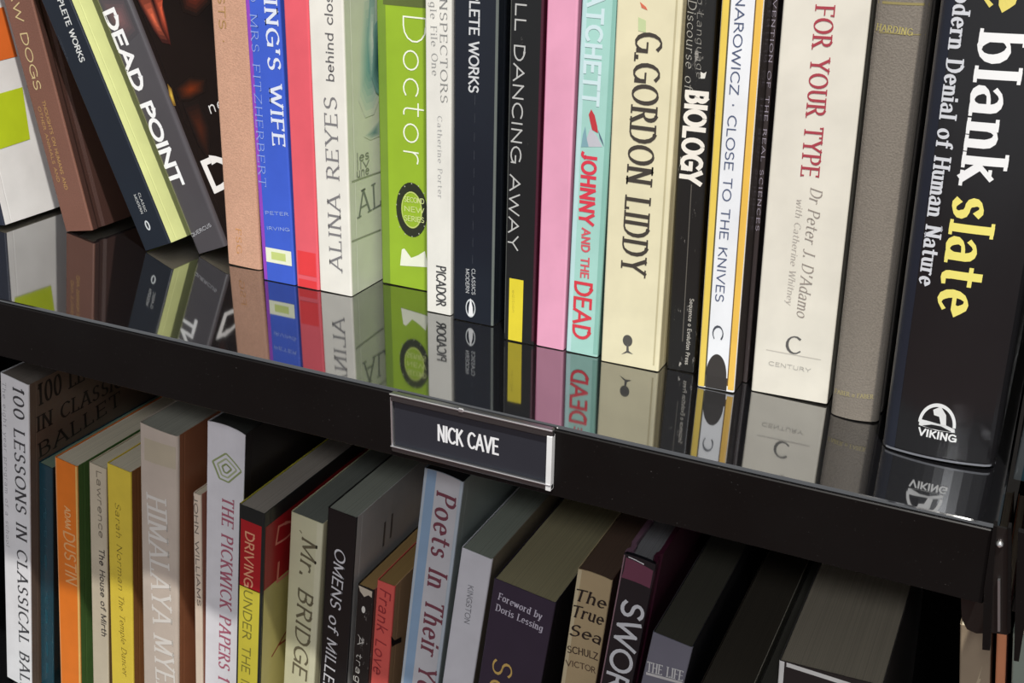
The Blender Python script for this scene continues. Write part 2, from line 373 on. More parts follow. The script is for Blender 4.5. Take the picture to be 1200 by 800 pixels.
# ---- printing on a face: pixels on the photographed spine (or right cover) become local face coordinates
def pin(b, face, px, py):
    dd = b.Mi.to_3x3() @ ray(px, py); e = b.eye
    if face == 's': k = -e.y/dd.y; p = e+dd*k; return p.x, p.z
    k = (b.t-e.x)/dd.x; p = e+dd*k; return p.y, p.z
EPS = .00012
def emb(b, face, a, z, eps=EPS):
    if face == 's': return (a, spine_y(b, a)-eps, z)
    return (b.t+eps, a, z)
def text(b, s, style, color, A, B, hmm, face='s', name='lettering', eps=EPS, rough=.45):
    """centre line of the line of letters runs from pixel A to pixel B; hmm = capital height in mm"""
    a = pin(b, face, *A); c = pin(b, face, *B); dx, dz = c[0]-a[0], c[1]-a[1]; L = math.hypot(dx, dz); e1 = (dx/L, dz/L); e2 = (-e1[1], e1[0]); hg = hmm*.001
    V, Q, LAY = text_quads(s, style, L, hg)
    FC = [(a[0]+x*e1[0]+(y-hg/2)*e2[0], a[1]+x*e1[1]+(y-hg/2)*e2[1]) for x, y in V]
    if face == 's':                            # keep the line of letters on the spine
        lo, hi = min(p[0] for p in FC), max(p[0] for p in FC); m0 = min(.0007, b.t*.08); av = b.t-2*m0
        k = min(1, av/(hi-lo)); c0 = min(max((lo+hi)/2, m0+(hi-lo)*k/2), b.t-m0-(hi-lo)*k/2)
        FC = [(c0+(x-(lo+hi)/2)*k, z) for x, z in FC]
    W = [emb(b, face, x, z, eps+l*4e-6) for (x, z), l in zip(FC, LAY)]
    if face == 's': Q = [q for q in Q if all(.0005 < W[i][2] < b.h-.0005 for i in q)]
    if face == 'r': Q = [q for q in Q if all(.001 < W[i][1] < b.d-.001 and .001 < W[i][2] < b.h-.001 for i in q)]
    used = sorted({i for q in Q for i in q}); ix = {i: k for k, i in enumerate(used)}
    return link(name, [W[i] for i in used], [tuple(ix[i] for i in q) for q in Q], ink(color, rough), b.root)
def patch(b, pts, color, face='s', name='printed_panel', eps=.00007, m=None):
    P = [pin(b, face, *p) for p in pts]
    mm = m or mat(color, .4)
    if len(P) == 4 and face == 's':
        n = 12; V = []; F = []
        for i in range(n+1):
            f = i/n
            for (a, c) in ((P[0], P[1]), (P[3], P[2])):
                x = min(max(a[0]+(c[0]-a[0])*f, .00005), b.t-.00005); z = min(a[1]+(c[1]-a[1])*f, b.h-.0001)
                V.append(emb(b, face, x, z, eps))
            if i: F.append((2*i-2, 2*i-1, 2*i+1, 2*i))
        return link(name, V, F, mm, b.root)
    if face == 's': P = [(min(max(x, b.r), b.t-b.r), z) for x, z in P]
    return link(name, [emb(b, face, x, z, eps) for x, z in P], [tuple(range(len(P)))], mm, b.root)
def outline(b, pts, wmm, color, name='emblem', eps=.0001, face='s'):
    P = [pin(b, face, *p) for p in pts]; V = []; F = []; n = 8; hw = wmm*.0005
    for i, p in enumerate(P):
        q = P[(i+1) % len(P)]; dx, dz = q[0]-p[0], q[1]-p[1]; l = math.hypot(dx, dz); nx, nz = -dz/l*hw, dx/l*hw
        for j in range(n+1):
            x, z = p[0]+dx*j/n, p[1]+dz*j/n; V += [emb(b, face, x+nx, z+nz, eps), emb(b, face, x-nx, z-nz, eps)]
            if j: e = len(V); F.append((e-4, e-3, e-1, e-2))
    return link(name, V, F, ink(color), b.root)
def blob(b, pts, c0, c1, face='r', name='cover_picture', n=6, eps=.00012):
    """printed patch whose colour runs from c0 at its outline to c1 in its middle"""
    P = [pin(b, face, *p) for p in pts]; P = [(min(max(x, b.r), b.t-b.r), z) for x, z in P] if face == 's' else P; cx = sum(p[0] for p in P)/len(P); cz = sum(p[1] for p in P)/len(P)
    V = []; F = []; mi = []; ms = []
    for k in range(n):
        f = 1-k/n; b0 = len(V)
        V += [emb(b, face, cx+(x-cx)*f, cz+(z-cz)*f, eps+k*.000012) for x, z in P]; F.append(tuple(range(b0, b0+len(P)))); mi.append(k)
        ms.append(mat(tuple(round(c0[j]+(c1[j]-c0[j])*k/(n-1)) for j in range(3)), .4))
    return link(name, V, F, ms, b.root, mi)
def band(b, u0, u1, y0, y1, color, name='printed_band', eps=.00007, n=10, face='s', m=None, below=None):
    """strip across the spine from pixel row y0 to y1 (rows taken on the spine's middle line)"""
    def zr(y):
        lo = b.M @ Vector((b.t*(u0+u1)/2, 0, 0)); hi = b.M @ Vector((b.t*(u0+u1)/2, 0, b.h)); a, c = project(lo), project(hi)
        x = a[0]+(c[0]-a[0])*(y-a[1])/(c[1]-a[1]); return pin(b, 's', x, y)[1]
    z0, z1 = zr(y0), zr(y1); z0 = min(max(z0, .0002), b.h-.0002); z1 = min(max(z1, .0002), b.h-.0002)
    V = []; F = []
    for i in range(n+1):
        x = b.t*(u0+(u1-u0)*i/n)
        V += [emb(b, 's', x, z0, eps), emb(b, 's', x, z1, eps)]
        if i: F.append((2*i-2, 2*i-1, 2*i+1, 2*i))
    return link(name, V, F, m or mat(color, .4), b.root)
def ell(b, c, rx, rz, color, face='s', name='emblem', eps=.00009, hole=None, a0=0, a1=360, parent=None):
    """ellipse or ring of radii rx, rz (mm) about pixel c"""
    cx, cz = pin(b, face, *c); n = 28; V = []; F = []
    k = hole or 0
    for i in range(n+1):
        a = math.radians(a0+(a1-a0)*i/n); x, z = math.cos(a)*rx*.001, math.sin(a)*rz*.001
        V += [emb(b, face, cx+x, cz+z, eps), emb(b, face, cx+x*k, cz+z*k, eps)]
        if i: F.append((2*i-2, 2*i, 2*i+1, 2*i-1))
    return link(name, V, F, ink(color), parent or b.root)
#@@BOOKS
# ------------------------------------------------------------------ bookcase
EX = at_y(1172, 617, EDGE).x
def case(name, label, x0, x1, up_to):
    r = thing(name, (x0, EDGE, LOW-.5), label, 'bookcase')
    def part(n, bm, m):
        bmesh.ops.translate(bm, verts=bm.verts, vec=(-x0, -EDGE, -(LOW-.5))); return bm_obj(n, bm, m, r)
    part('shelf_board', box_bm(x0, x1, EDGE, EDGE+.27, -THICK, 0, .0010, 2), GLOSS)
    part('shelf_fascia', box_bm(x0, x1-.0005, EDGE-.0012, EDGE-.0001, -THICK+.0003, -.0014, .0004, 1), MATTE)
    part('shelf_board', box_bm(x0, x1, EDGE, EDGE+.27, LOW-THICK, LOW, .0007, 2), GLOSS)
    part('plinth', box_bm(x0, x1, EDGE+.02, EDGE+.27, LOW-.5, LOW-THICK-.0002), MATTE)
    part('back_panel', box_bm(x0, x1, EDGE+.2705, EDGE+.285, LOW-.5, up_to), BLACKBOARD)
    return r, part
bc, part = case('bookcase', 'gloss black bookcase bay holding the two rows of books', -.80, EX, .34)
part('side_panel', box_bm(-.82, -.8002, EDGE+.0, EDGE+.285, LOW-.5, .34), MATTE)
bc2, part2 = case('bookcase', 'neighbouring black bookcase bay just visible at the right edge', EX+.009, EX+.5, .34)
fl = bm_obj('floor', box_bm(-3, 3, -3.2, 2.2, LOW-.56, LOW-.5), mat((92, 60, 52), .6, 'cloth'))
fl['kind'] = 'structure'
wl = bm_obj('wall_back', box_bm(-3, 3, 1.2, 1.3, LOW-.5, 2.2), mat((40, 38, 37), .7)); wl['kind'] = 'structure'

# bracket hanging under the shelf end
def plate(parent, pts, y, dy, m, name):
    P = [at_y(px, py, y) for px, py in pts]; n = len(P); o = parent.location
    V = [Vector(p)-o for p in P]+[Vector((p.x, y+dy, p.z))-o for p in P]
    F = [tuple(range(n)), tuple(range(2*n-1, n-1, -1))]+[(i, n+i, n+(i+1) % n, (i+1) % n) for i in range(n)]
    return link(name, V, F, m, parent)
BY = EDGE-.0016
br = thing('shelf_bracket', at_y(1168, 620, BY), 'dark metal bracket with a bright screw hanging below the shelf end', 'bracket')
plate(br, [(1167, 617), (1182, 620), (1181, 744), (1161, 741), (1161, 700), (1163, 670)], BY, .0012, DARKSTEEL, 'web_plate')
plate(br, [(1164, 616), (1168, 617), (1163, 680), (1160, 762), (1151, 761), (1153, 690)], BY-.002, .004, MATTE, 'flange')
plate(br, [(1181, 618), (1185, 619), (1184, 742), (1180, 742)], BY-.002, .004, MATTE, 'flange')
plate(br, [(1169, 680), (1172, 680), (1172, 740), (1169, 740)], BY-.0016, .0015, STEEL, 'web_highlight')  # added steel strip stands for the vertical highlight on the web plate
plate(br, [(1126, 700), (1161, 707), (1161, 742), (1144, 742), (1133, 737), (1127, 725)], EDGE+.03, .003, DARKSTEEL, 'rear_plate')
sc = bmesh.new(); bmesh.ops.create_uvsphere(sc, u_segments=16, v_segments=8, radius=.0013)
sp = at_y(1171.5, 637.5, BY-.0006)-br.location; bmesh.ops.translate(sc, verts=sc.verts, vec=sp); bm_obj('screw', sc, metal('bright_screw', (240, 240, 240), .25), br)
b2 = thing('shelf_bracket', at_y(1197, 690, BY), 'black bracket tip below the neighbouring bay at the right edge', 'bracket')
plate(b2, [(1193, 623), (1206, 626), (1201, 730), (1194, 775), (1188, 774), (1190, 700)], BY, .003, MATTE, 'flange')

# ------------------------------------------------------------------ shelf label holder
LY = EDGE-.0032
lo = at_y(458, 527, LY); la = at_y(458, 459, LY); lb = at_y(649, 499, LY); lc = at_y(646, 575, LY)
lw = lb.x-la.x; lh = la.z-lo.z
lt = thing('shelf_label', (la.x, LY, la.z-lh), 'black name card in a silver edged holder clipped to the shelf front', 'label')
def lpart(n, a, b_, c, d, y0, y1, m, bev=.0002): return bm_obj(n, box_bm(a, b_, y0, y1, c, d, bev, 1), m, lt)
lpart('backing', .001, lw-.001, .001, lh-.001, .0008, .0018, MATTE)
card = lpart('card', .0012, lw-.0012, .0018, lh-.0018, .0003, .0007, mat((44, 46, 54), .35, wear=.04))
rl = metal('holder_rail', (120, 120, 122), .3)
lpart('rail', 0, lw, 0, .0031, -.0012, .002, rl, .0006); lpart('rail', 0, lw, lh-.0040, lh, -.0012, .002, rl, .0006)
el = metal('holder_edge', (235, 235, 238), .35)
lpart('end_edge', 0, .0009, .002, lh-.002, -.0010, .002, el); lpart('end_edge', lw-.0024, lw, 0, lh-.003, -.0014, .002, mat((235, 235, 235), .4))
lpart('highlight_lip', 0, lw, .0026, .0031, -.0017, -.0012, el, .0001)
lpart('highlight_lip', 0, lw, lh-.0008, lh-.0002, -.0015, -.0010, el, .0001)
lpart('clip', lw*.44, lw*.44+.0022, lh-.0012, lh+.0006, -.0019, -.0009, el, .0003)
nl = lw*.372; V2, Q2, LY2 = text_quads('NICK CAVE', 'sansb', nl, lh*.25)
link('lettering', [(lw*.30+x, .0002-l*4e-6, lh*.37+z) for (x, z), l in zip(V2, LY2)], Q2, ink((238, 238, 240)), lt)

# ------------------------------------------------------------------ upper row, left to right
WHITE = (236, 233, 226)
b = make_book('white paperback with orange and lime blocks on its cover, leftmost on the upper shelf', at_z(5, 268, .0004)-Vector((.0200, 0, 0)), .0195, .20, lean=-.26, group='books standing on the upper shelf', spine=(40, 45, 60), right=(232, 230, 228), d=.14)
WP = b
def relean(b, lean, o):
    b.root.location = o; b.root.rotation_euler = (0, lean, 0); b.M = Matrix.Translation(o) @ Matrix.Rotation(lean, 4, 'Y'); b.Mi = b.M.inverted(); b.eye = b.Mi @ CAM
o = at_z(5, 268, .0004)
la_ = solve_lean(lambda a: line_x_at(o, o+Vector((math.sin(a), 0, math.cos(a)))*.2, 0), -58)
# the right cover's lower edge passes through the measured point, raised by the tilt of the book
o1 = o+Vector((-math.cos(la_)*b.t, 0, 0)); relean(b, la_, Vector((o1.x, o1.y, .0004)))
def cov(b, pts, color, name='cover_picture', eps=.00015): return patch(b, pts, color, 'r', name, eps)
cov(b, [(-40, 20), (4, 8), (20, 66), (-20, 76)], (226, 112, 48), 'colour_block')
cov(b, [(-30, 118), (26, 102), (35, 163), (-10, 178)], (190, 208, 40), 'colour_block')

b = upper('brown cloth hardcover with gold lettering tilting left on the upper shelf', (77, 271), (106, 263), 4, .205, True, hard=True, spine=(122, 82, 68), right=(66, 40, 34), left=(112, 74, 62), kind='cloth', rough=.6, coat=0)
text(b, 'STRAW DOGS', 'sans', (206, 184, 134), (1, -64), (45, 105), 5.2)
text(b, 'THOUGHTS ON HUMANS AND', 'sans', (190, 150, 92), (51, 118), (78, 222), 2.3)
text(b, 'OTHER ANIMALS AND', 'sans', (190, 150, 92), (46, 125), (69, 213), 2.0)
b = upper('black paperback with a penguin oval and pale green covers, tilting left', (170, 294), (195, 275.5), 48, .172, True, spine=(22, 30, 42), right=(212, 218, 150), left=(212, 218, 150), d=.13)
text(b, 'COMPLETE WORKS', 'sansb', (220, 222, 220), (61, -26), (97, 72), 3.6)
text(b, '--------------', 'thin', (150, 155, 160), (69, 42), (80, 70), .9)
text(b, 'MODERN', 'sans', (210, 212, 210), (158, 228), (167, 250), 1.6); text(b, 'CLASSIC', 'sans', (210, 212, 210), (163, 226), (171, 248), 1.6)
ell(b, (173, 264), 1.7, 2.9, (205, 210, 212)); ell(b, (173, 264), .7, 2.0, (25, 30, 40), eps=.00011)
b = upper('grey-black paperback with big white bold spine letters, tilting left', (231, 298), (261, 279), 112, .215, True, spine=(74, 70, 74), right=(26, 22, 22), left=(60, 56, 60), d=.14, rough=.25, coat=.8, r=.0022)
text(b, 'DEAD POINT', 'heavy', (244, 244, 246), (127, 12), (209, 216), 7.6)
text(b, 'QUERCUS', 'sans', (190, 190, 196), (224, 276), (247, 263), 1.9)
blob(b, [(156, -10), (172, -16), (182, 10), (192, 38), (199, 52), (190, 50), (180, 36), (168, 14)], (60, 30, 28), (214, 104, 74))
blob(b, [(174, -16), (192, -24), (190, 4), (196, 30), (200, 54), (190, 36), (182, 10)], (70, 30, 26), (206, 90, 62), eps=.0002)
blob(b, [(196, 98), (201, 104), (206, 124), (203, 124), (198, 112)], (120, 90, 40), (220, 190, 80))
blob(b, [(204, 104), (222, 90), (242, 92), (240, 108), (222, 118), (210, 118)], (30, 22, 20), (110, 44, 20))
blob(b, [(206, -20), (226, -34), (246, -30), (246, 4), (230, 20), (214, 14)], (30, 22, 20), (112, 44, 32))
blob(b, [(214, 122), (232, 116), (246, 150), (246, 190), (232, 170)], (28, 22, 21), (70, 34, 24))
text(b, 'DO', 'bold', (240, 240, 240), (243, 208), (300, 182), 16, 'r', eps=.0003); text(b, 'new', 'hand', (230, 230, 230), (244, 127), (272, 114), 6, 'r', eps=.0003)
blob(b, [(114, -4), (160, -10), (172, 34), (150, 50), (124, 30)], (74, 70, 74), (124, 90, 92), 's', 'spine_picture', eps=.00005)

b = upper('tan clothbound hardcover, narrow with faint gold lettering near its top', (267, 309), (305, 312), 247, .205, spine=(206, 160, 134), right=(96, 40, 44), kind='cloth', rough=.6, coat=0, bulge=.0004, r=.0015, d=.13, name='hardcover_book')
text(b, 'ARTISTS *', 'sans', (176, 138, 84), (256, -64), (262.5, 50), 4.2)
text(b, 'FSG', 'serif', (208, 150, 90), (280, 268), (281, 296), 3.4)
b = upper('bright blue paperback with magenta edge and small white band near its foot', (309, 327), (346, 334), 287, .2, spine=(62, 96, 208), left=(170, 50, 140), right=(60, 90, 190))
band(b, 0, .13, -30, 330, (150, 70, 190)); band(b, .13, .93, 292, 309, (236, 240, 214))
band(b, .3, .75, 296, 305, (200, 214, 130), eps=.0001)
text(b, "THE KING'S WIFE", 'serifb', (226, 232, 246), (312, -104), (328, 170), 7.2)
text(b, 'AND MRS FITZHERBERT', 'serifl', (150, 172, 232), (294, -46), (308, 218), 4.2)
text(b, 'PETER', 'sans', (170, 190, 236), (311, 249), (338, 251), 1.7); text(b, 'IRVING', 'sans', (170, 190, 236), (313, 267), (339, 269), 1.7)
b = upper('coral red paperback with blank spine beside the bright blue one', (348, 335), (374, 339), 332, .2, spine=(232, 96, 108), right=(220, 90, 100))
band(b, 0, 1, 295, 323, (232, 62, 66)); band(b, .0, 1, 328, 337, (232, 62, 66))
b = upper('white paperback with grey spine letters and a pale green picture cover', (375, 340), (412, 345), 361, .205, spine=(234, 231, 222), right=(196, 200, 184), d=.026+.1)
ALINA = b
text(b, 'ALINA REYES', 'serif', (126, 124, 126), (394, 316), (387, 114), 7.2)
text(b, 'behind closed doors', 'sans', (96, 94, 96), (387, 95), (383, -90), 4.3)
blob(b, [(426, -8), (440, -14), (448, 20), (447, 110), (438, 134), (428, 138), (420, 118), (421, 60)], (192, 198, 184), (96, 146, 148), n=8)
blob(b, [(433, -8), (439, -10), (437, 40), (440, 84), (434, 92), (430, 50)], (130, 164, 160), (206, 214, 204), eps=.00028)
blob(b, [(438, 30), (449, 10), (449, 116), (440, 108), (435, 92)], (110, 150, 146), (44, 84, 84), eps=.0004)
blob(b, [(426, 160), (446, 138), (448, 158), (434, 164)], (192, 198, 184), (110, 140, 136))
for i, (y0, s) in enumerate(((186, 'les'), (195, 'liv'), (204, 'une'))): text(b, s, 'sans', (120, 124, 116), (418, y0-1), (432, y0-6), 4.5, 'r')
text(b, 'ALI', 'serifl', (110, 116, 110), (420, 240), (452, 222), 13, 'r')
cov(b, [(412, 282), (446, 268), (446, 269.5), (412, 283.5)], (140, 144, 130), 'rule_line'); cov(b, [(412, 212), (446, 200), (446, 201.5), (412, 213.5)], (140, 144, 130), 'rule_line')
b = upper('thick lime green paperback with thin white letters and a round black badge', (448, 331), (523, 342), 441, .2, spine=(150, 182, 44), right=(140, 170, 40), d=.1, gapr=0)
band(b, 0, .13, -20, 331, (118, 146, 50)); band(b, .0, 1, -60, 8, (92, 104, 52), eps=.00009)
text(b, 'Doctor', 'thin', (244, 246, 232), (486, 18), (486, 192), 12.5)
ell(b, (482.5, 246), 9.2, 14.6, (40, 44, 30), hole=.68); ell(b, (482.5, 246), 6.0, 9.8, (196, 208, 120), hole=.93)
for i in range(3): text(b, ['SECOND', 'NEW', 'SERIES'][i], 'sans', (212, 222, 150), (474, 233+i*11), (497, 236+i*11), 2.6)
for i in range(14):
    a = math.radians(i*360/14+12); text(b, '*', 'bold', (180, 186, 160), (482.5+math.cos(a)*18.5-1, 246+math.sin(a)*31), (482.5+math.cos(a)*18.5+1.5, 246+math.sin(a)*31), 2.2)
patch(b, [(469, 311), (471, 292), (474, 291), (482, 302), (490, 299), (498, 294), (502, 313)], (236, 238, 220), name='emblem', eps=.0001)
b = upper('narrow white paperback with grey letters standing before the lime green one', (500, 364), (528, 370), 498, .205, spine=(232, 230, 222), right=(228, 226, 220))
text(b, 'THE INSPECTORS', 'serif', (140, 140, 138), (519.5, -60), (520.5, 120), 3.6); text(b, 'Single File One', 'serifl', (160, 160, 158), (507, -20), (510, 88), 3.2)
text(b, 'Catherine Porter', 'serifl', (170, 170, 170), (515.5, 136), (516, 232), 2.4); text(b, 'PICADOR', 'sans', (60, 60, 62), (517, 312), (517, 358), 5.0)
b = upper('black paperback with small white letters and a penguin oval at its foot', (531, 373), (578, 389), 532, .205, spine=(20, 26, 38), right=(30, 34, 42), left=(24, 28, 38), rough=.3, coat=.5)
band(b, .94, .995, -30, 386, (104, 110, 106))
text(b, 'COMPLETE WORKS', 'sansb', (210, 212, 214), (557, -50), (555, 108), 4.6)
text(b, '----------', 'thin', (120, 124, 130), (557, 110), (554, 310), .8)
text(b, 'MODERN', 'sans', (196, 198, 200), (548, 315), (548, 343), 1.8); text(b, 'CLASSICS', 'sans', (196, 198, 200), (555, 315), (555, 345), 1.8)
ell(b, (551.5, 361), 2.7, 4.8, (200, 204, 206), hole=.8); patch(b, [(551.5, 349), (554, 360), (554.5, 370), (549, 370), (549.5, 360)], (238, 238, 240), name='emblem', eps=.0001)
b = upper('black paperback with yellow publisher panel at the foot of its spine', (590, 397), (625, 404), 598, .205, spine=(26, 27, 28), right=(70, 14, 34), left=(140, 146, 140), scuff=.3, rough=.35)
band(b, 0.02, .05, -30, 390, (86, 88, 84)); band(b, .93, 1, -30, 400, (70, 22, 40))
text(b, 'SKULL DANCING AWAY', 'sans', (188, 188, 186), (613, -60), (601, 292), 4.8)
band(b, .16, .62, 327, 400, (226, 208, 52), 'yellow_panel', eps=.0001); text(b, 'edition', 'thin', (150, 138, 50), (602, 340), (602, 366), 1.3, eps=.0002)
b = upper('plain pale pink paperback with blank spine', (628, 404), (661, 410), 641, .205, spine=(230, 162, 190), right=(210, 140, 170), left=(200, 130, 160), gapr=.0004)
band(b, 0, .04, -30, 404, (196, 100, 140))
b = upper('pale teal paperback with red and white comic lettering', (663, 411), (701, 416), 682, .18, gapr=.0004, spine=(166, 212, 202), right=(90, 130, 124), left=(150, 190, 180))
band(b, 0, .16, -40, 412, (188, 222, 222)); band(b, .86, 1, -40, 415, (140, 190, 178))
text(b, 'PRATCHETT', 'bold', (206, 228, 232), (701, -50), (692, 122), 6.8); 
patch(b, [(690, 134), (693, 128), (697, 135), (700, 148), (701, 156), (694, 152), (692, 144)], (196, 60, 66), name='spine_picture', eps=.0001); patch(b, [(683, 158), (686, 148), (688, 164), (690, 172), (681, 172)], (130, 170, 180), name='spine_picture', eps=.0001)
patch(b, [(684, 172), (692, 150), (700, 160), (706, 172)], (196, 196, 204), name='spine_picture', eps=.00008); patch(b, [(701, 152), (706, 164), (708, 172), (703, 162)], (90, 110, 130), name='spine_picture', eps=.0001)
text(b, 'JOHNNY', 'bold', (218, 60, 78), (691, 180), (687, 262), 6.2); text(b, 'AND THE', 'bold', (214, 90, 100), (687, 268), (685, 325), 3.6)
text(b, 'DEAD', 'sansb', (214, 58, 72), (684, 331), (681, 396), 7.8)
b = upper('wide cream paperback with tall dark serif spine letters and rose emblem', (704, 422), (775, 430), 723, .178, spine=(228, 220, 186), right=(196, 186, 150), left=(210, 200, 170), gapr=.0013)
text(b, 'G.GORDON LIDDY', 'serif', (66, 60, 54), (761, 40), (742, 319), 11.0)
ell(b, (735.5, 399), 2.3, 2.8, (80, 78, 74)); patch(b, [(734.5, 403), (736.5, 403), (737, 411), (742, 415), (735, 413), (728, 415), (734, 411)], (90, 88, 84), name='emblem', eps=.0001)
patch(b, [(750, 2), (757, 8), (759, 12), (752, 9)], (214, 110, 84), name='spine_picture', eps=.0001); patch(b, [(748, 20), (757, 24), (757, 38), (748, 36)], (196, 210, 160), name='spine_picture', eps=.0001)
band(b, .90, .93, -30, 428, (196, 186, 150))
b = upper('worn black paperback with bold white capitals, creased and scuffed', (781, 431), (814, 435), 801, .205, spine=(28, 27, 26), right=(30, 30, 30), left=(190, 180, 160), scuff=.75, rough=.32, coat=.5)
text(b, 'BIOLOGY', 'bold', (238, 234, 226), (817, 108), (809, 214), 8.4)
text(b, 'Critical Discourse of', 'ital', (170, 168, 160), (812, -70), (805, 104), 3.4); text(b, 'Intro to Language', 'ital', (150, 148, 142), (822, -60), (820, 92), 2.6)
patch(b, [(821, 84), (825, 86), (828, 84), (826, 92), (821, 92)], (228, 226, 220), name='emblem', eps=.0001)
text(b, 'Sequence & Evolution Press', 'sans', (200, 196, 188), (811, 350), (805, 427), 1.7)
band(b, .5, .53, 216, 400, (96, 92, 86), 'crease')
b = upper('white spined paperback with yellow side stripes and small blue capitals', (817, 452), (860, 458), 843, .205, spine=(236, 238, 242), right=(50, 44, 42), left=(226, 190, 90))
band(b, 0, .19, -40, 452, (234, 204, 92)); band(b, .83, 1, -40, 457, (236, 190, 84)); band(b, .19, .23, -40, 452, (90, 84, 60), eps=.00009); band(b, .80, .83, -40, 452, (110, 84, 50), eps=.00009)
text(b, 'WOJNAROWICZ * CLOSE TO THE KNIVES', 'sans', (76, 88, 120), (872, -56), (843, 353), 3.4); text(b, 'C', 'serifb', (70, 74, 84), (842, 382), (841, 397), 4.4)
ell(b, (839, 441), 4.6, 10.5, (54, 50, 48), a0=0, a1=180); band(b, .23, .80, 441, 456, (54, 50, 48), eps=.0001)
b = upper('thin dark brown paperback squeezed beside the cream diet book', (870, 447), (877, 449), 896, .2, spine=(58, 50, 50), right=(52, 46, 48), gapr=.0006)
text(b, 'THE INVENTION OF THE REAL SCIENCES', 'serifl', (190, 180, 196), (912, -60), (887, 270), 2.0)
b = upper('wide ivory paperback with dark red serif capitals on its spine', (880, 457), (969, 474), 915, .21, spine=(226, 221, 208), right=(206, 200, 184), left=(206, 200, 186))
text(b, 'EAT RIGHT FOR YOUR TYPE', 'serif', (168, 62, 74), (982, -152), (949, 206), 7.0)
text(b, "Dr Peter J. D'Adamo", 'ital', (150, 140, 132), (957, 222), (940, 372), 4.6); text(b, 'with Catherine Whitney', 'ital', (180, 172, 164), (938, 234), (925, 357), 2.6)
text(b, 'C', 'serif', (92, 90, 88), (922, 403), (938, 405), 7.6); text(b, 'CENTURY', 'sans', (176, 172, 164), (901, 425), (950, 434), 1.7)
patch(b, [(898, 409), (962, 421), (962, 422), (898, 410)], (196, 190, 180), name='rule_line')
b = upper('grey clothbound hardcover with gilt rule and faint gold foot lettering', (973, 484), (1030, 494), 1021, .205, hard=True, bulge=.0022, r=.002, spine=(128, 120, 110), right=(110, 104, 98), left=(110, 104, 98), kind='cloth', rough=.65, coat=0, gapr=.0004)
band(b, .04, .96, 2, 5, (150, 138, 90)); text(b, 'HARDING', 'serif', (184, 172, 104), (1028, 31), (1070, 37), 2.4); band(b, .04, .96, 38, 39.5, (146, 134, 90))
text(b, 'FABER & FABER', 'serif', (170, 158, 112), (977, 457), (1022, 463), 1.8)
b = upper('thick glossy black jacketed hardcover with large white and yellow lettering', (1033, 522), (1165, 552), 1093, .215, hard=True, bulge=.0034, r=.0034, spine=(26, 25, 27), right=(32, 32, 34), left=(28, 34, 54), rough=.22, coat=.8)
VK = b
band(b, .01, .12, -60, 526, (27, 31, 44), 'printed_band', n=6)
jx = [b.t*i/24 for i in range(25)]
link('jacket_edge_highlight', [emb(b, 's', x, z, .0004) for x in jx for z in (.0002, .0011)], [(2*i, 2*i+1, 2*i+3, 2*i+2) for i in range(24)], mat((120, 122, 128), .12, coat=1), b.root)  # light grey strip paints the highlight along the plastic jacket's lower edge
text(b, 'the', 'serifb', (226, 210, 110), (1187, -80), (1181, 6), 13.5); text(b, 'blank', 'serifb', (240, 240, 240), (1177, 40), (1152, 208), 14)
text(b, 'slate', 'serifb', (238, 226, 120), (1145, 233), (1124, 362), 14)
text(b, 'The Modern Denial of Human Nature', 'serifb', (214, 216, 222), (1140, -86), (1087, 331), 5.4)
ell(b, (1099, 494), 6.9, 9.2, (226, 226, 226), a0=0, a1=180, hole=.84); patch(b, [(1079, 487), (1089, 489), (1100, 492), (1110, 494), (1120, 499), (1120, 503), (1099, 500), (1078, 494)], (222, 222, 222), name='emblem', eps=.0001)
patch(b, [(1095, 476), (1104, 472), (1110, 482), (1110, 494), (1104, 494), (1102, 484), (1096, 482)], (222, 222, 222), name='emblem', eps=.0001)
text(b, 'VIKING', 'bold', (226, 226, 226), (1078, 501), (1121, 510), 2.8)
o = at_z(1187, 561, .0004)
b = make_book('dark hardcover with teal and white foot band in the neighbouring bay', o, .03, .2, spine=(52, 56, 58), right=(30, 34, 36), hard=True, rough=.5, coat=.1)
band(b, 0, 1, 528, 600, (16, 42, 50)); band(b, 0, 1, 523, 527, (190, 214, 220), eps=.0001); band(b, 0, 1, 517, 519, (120, 130, 132), eps=.0001)

# ------------------------------------------------------------------ lower row, left to right
b = lower('tall white spined paperback with a brown cover, leftmost on the lower shelf', (0, 436), (33, 447), 8, .336, .172, spine=(242, 242, 244), right=(112, 92, 78), pages=(120, 112, 104))
text(b, '100 LESSONS IN CLASSICAL BALLET', 'serifm', (70, 70, 74), (22.5, 455), (31, 832), 8.6)
text(b, 'The eight year program of a school', 'serifl', (150, 150, 154), (5, 448), (9.5, 640), 2.8)
for s, p, q, hh in (('100 LESSONS', (45, 463), (150, 405), 15), ('IN CLASSICAL', (44, 497), (165, 432), 11), ('BALLET', (46, 528), (140, 466), 11)): text(b, s, 'serif', (34, 26, 24), p, q, hh, 'r')
b = lower('thin dark teal paperback between the white and orange spines', (45, 541), (61, 544), 48, .37, .12, spine=(20, 66, 80), right=(20, 40, 44), rough=.25, coat=.6, pages=(120, 140, 120))
text(b, 'little tales', 'sans', (40, 100, 116), (53, 570), (56, 790), 2.2)
b = lower('orange spined paperback with a green picture cover', (64, 535), (90, 545), 71, .36, .13, spine=(240, 128, 36), right=(84, 120, 62))
band(b, 0, .07, 530, 900, (244, 170, 110)); band(b, .93, 1, 530, 900, (238, 190, 110)); text(b, 'ADAM', 'sansb', (244, 190, 130), (79, 594), (80, 619), 4.4); text(b, 'DUSTIN', 'sans', (240, 180, 120), (81, 624), (84, 684), 9)
b = lower('narrow beige paperback with small black italic title beside the yellow one', (104, 541), (124, 549), 109, .32, .125, spine=(206, 194, 170), right=(120, 96, 70))
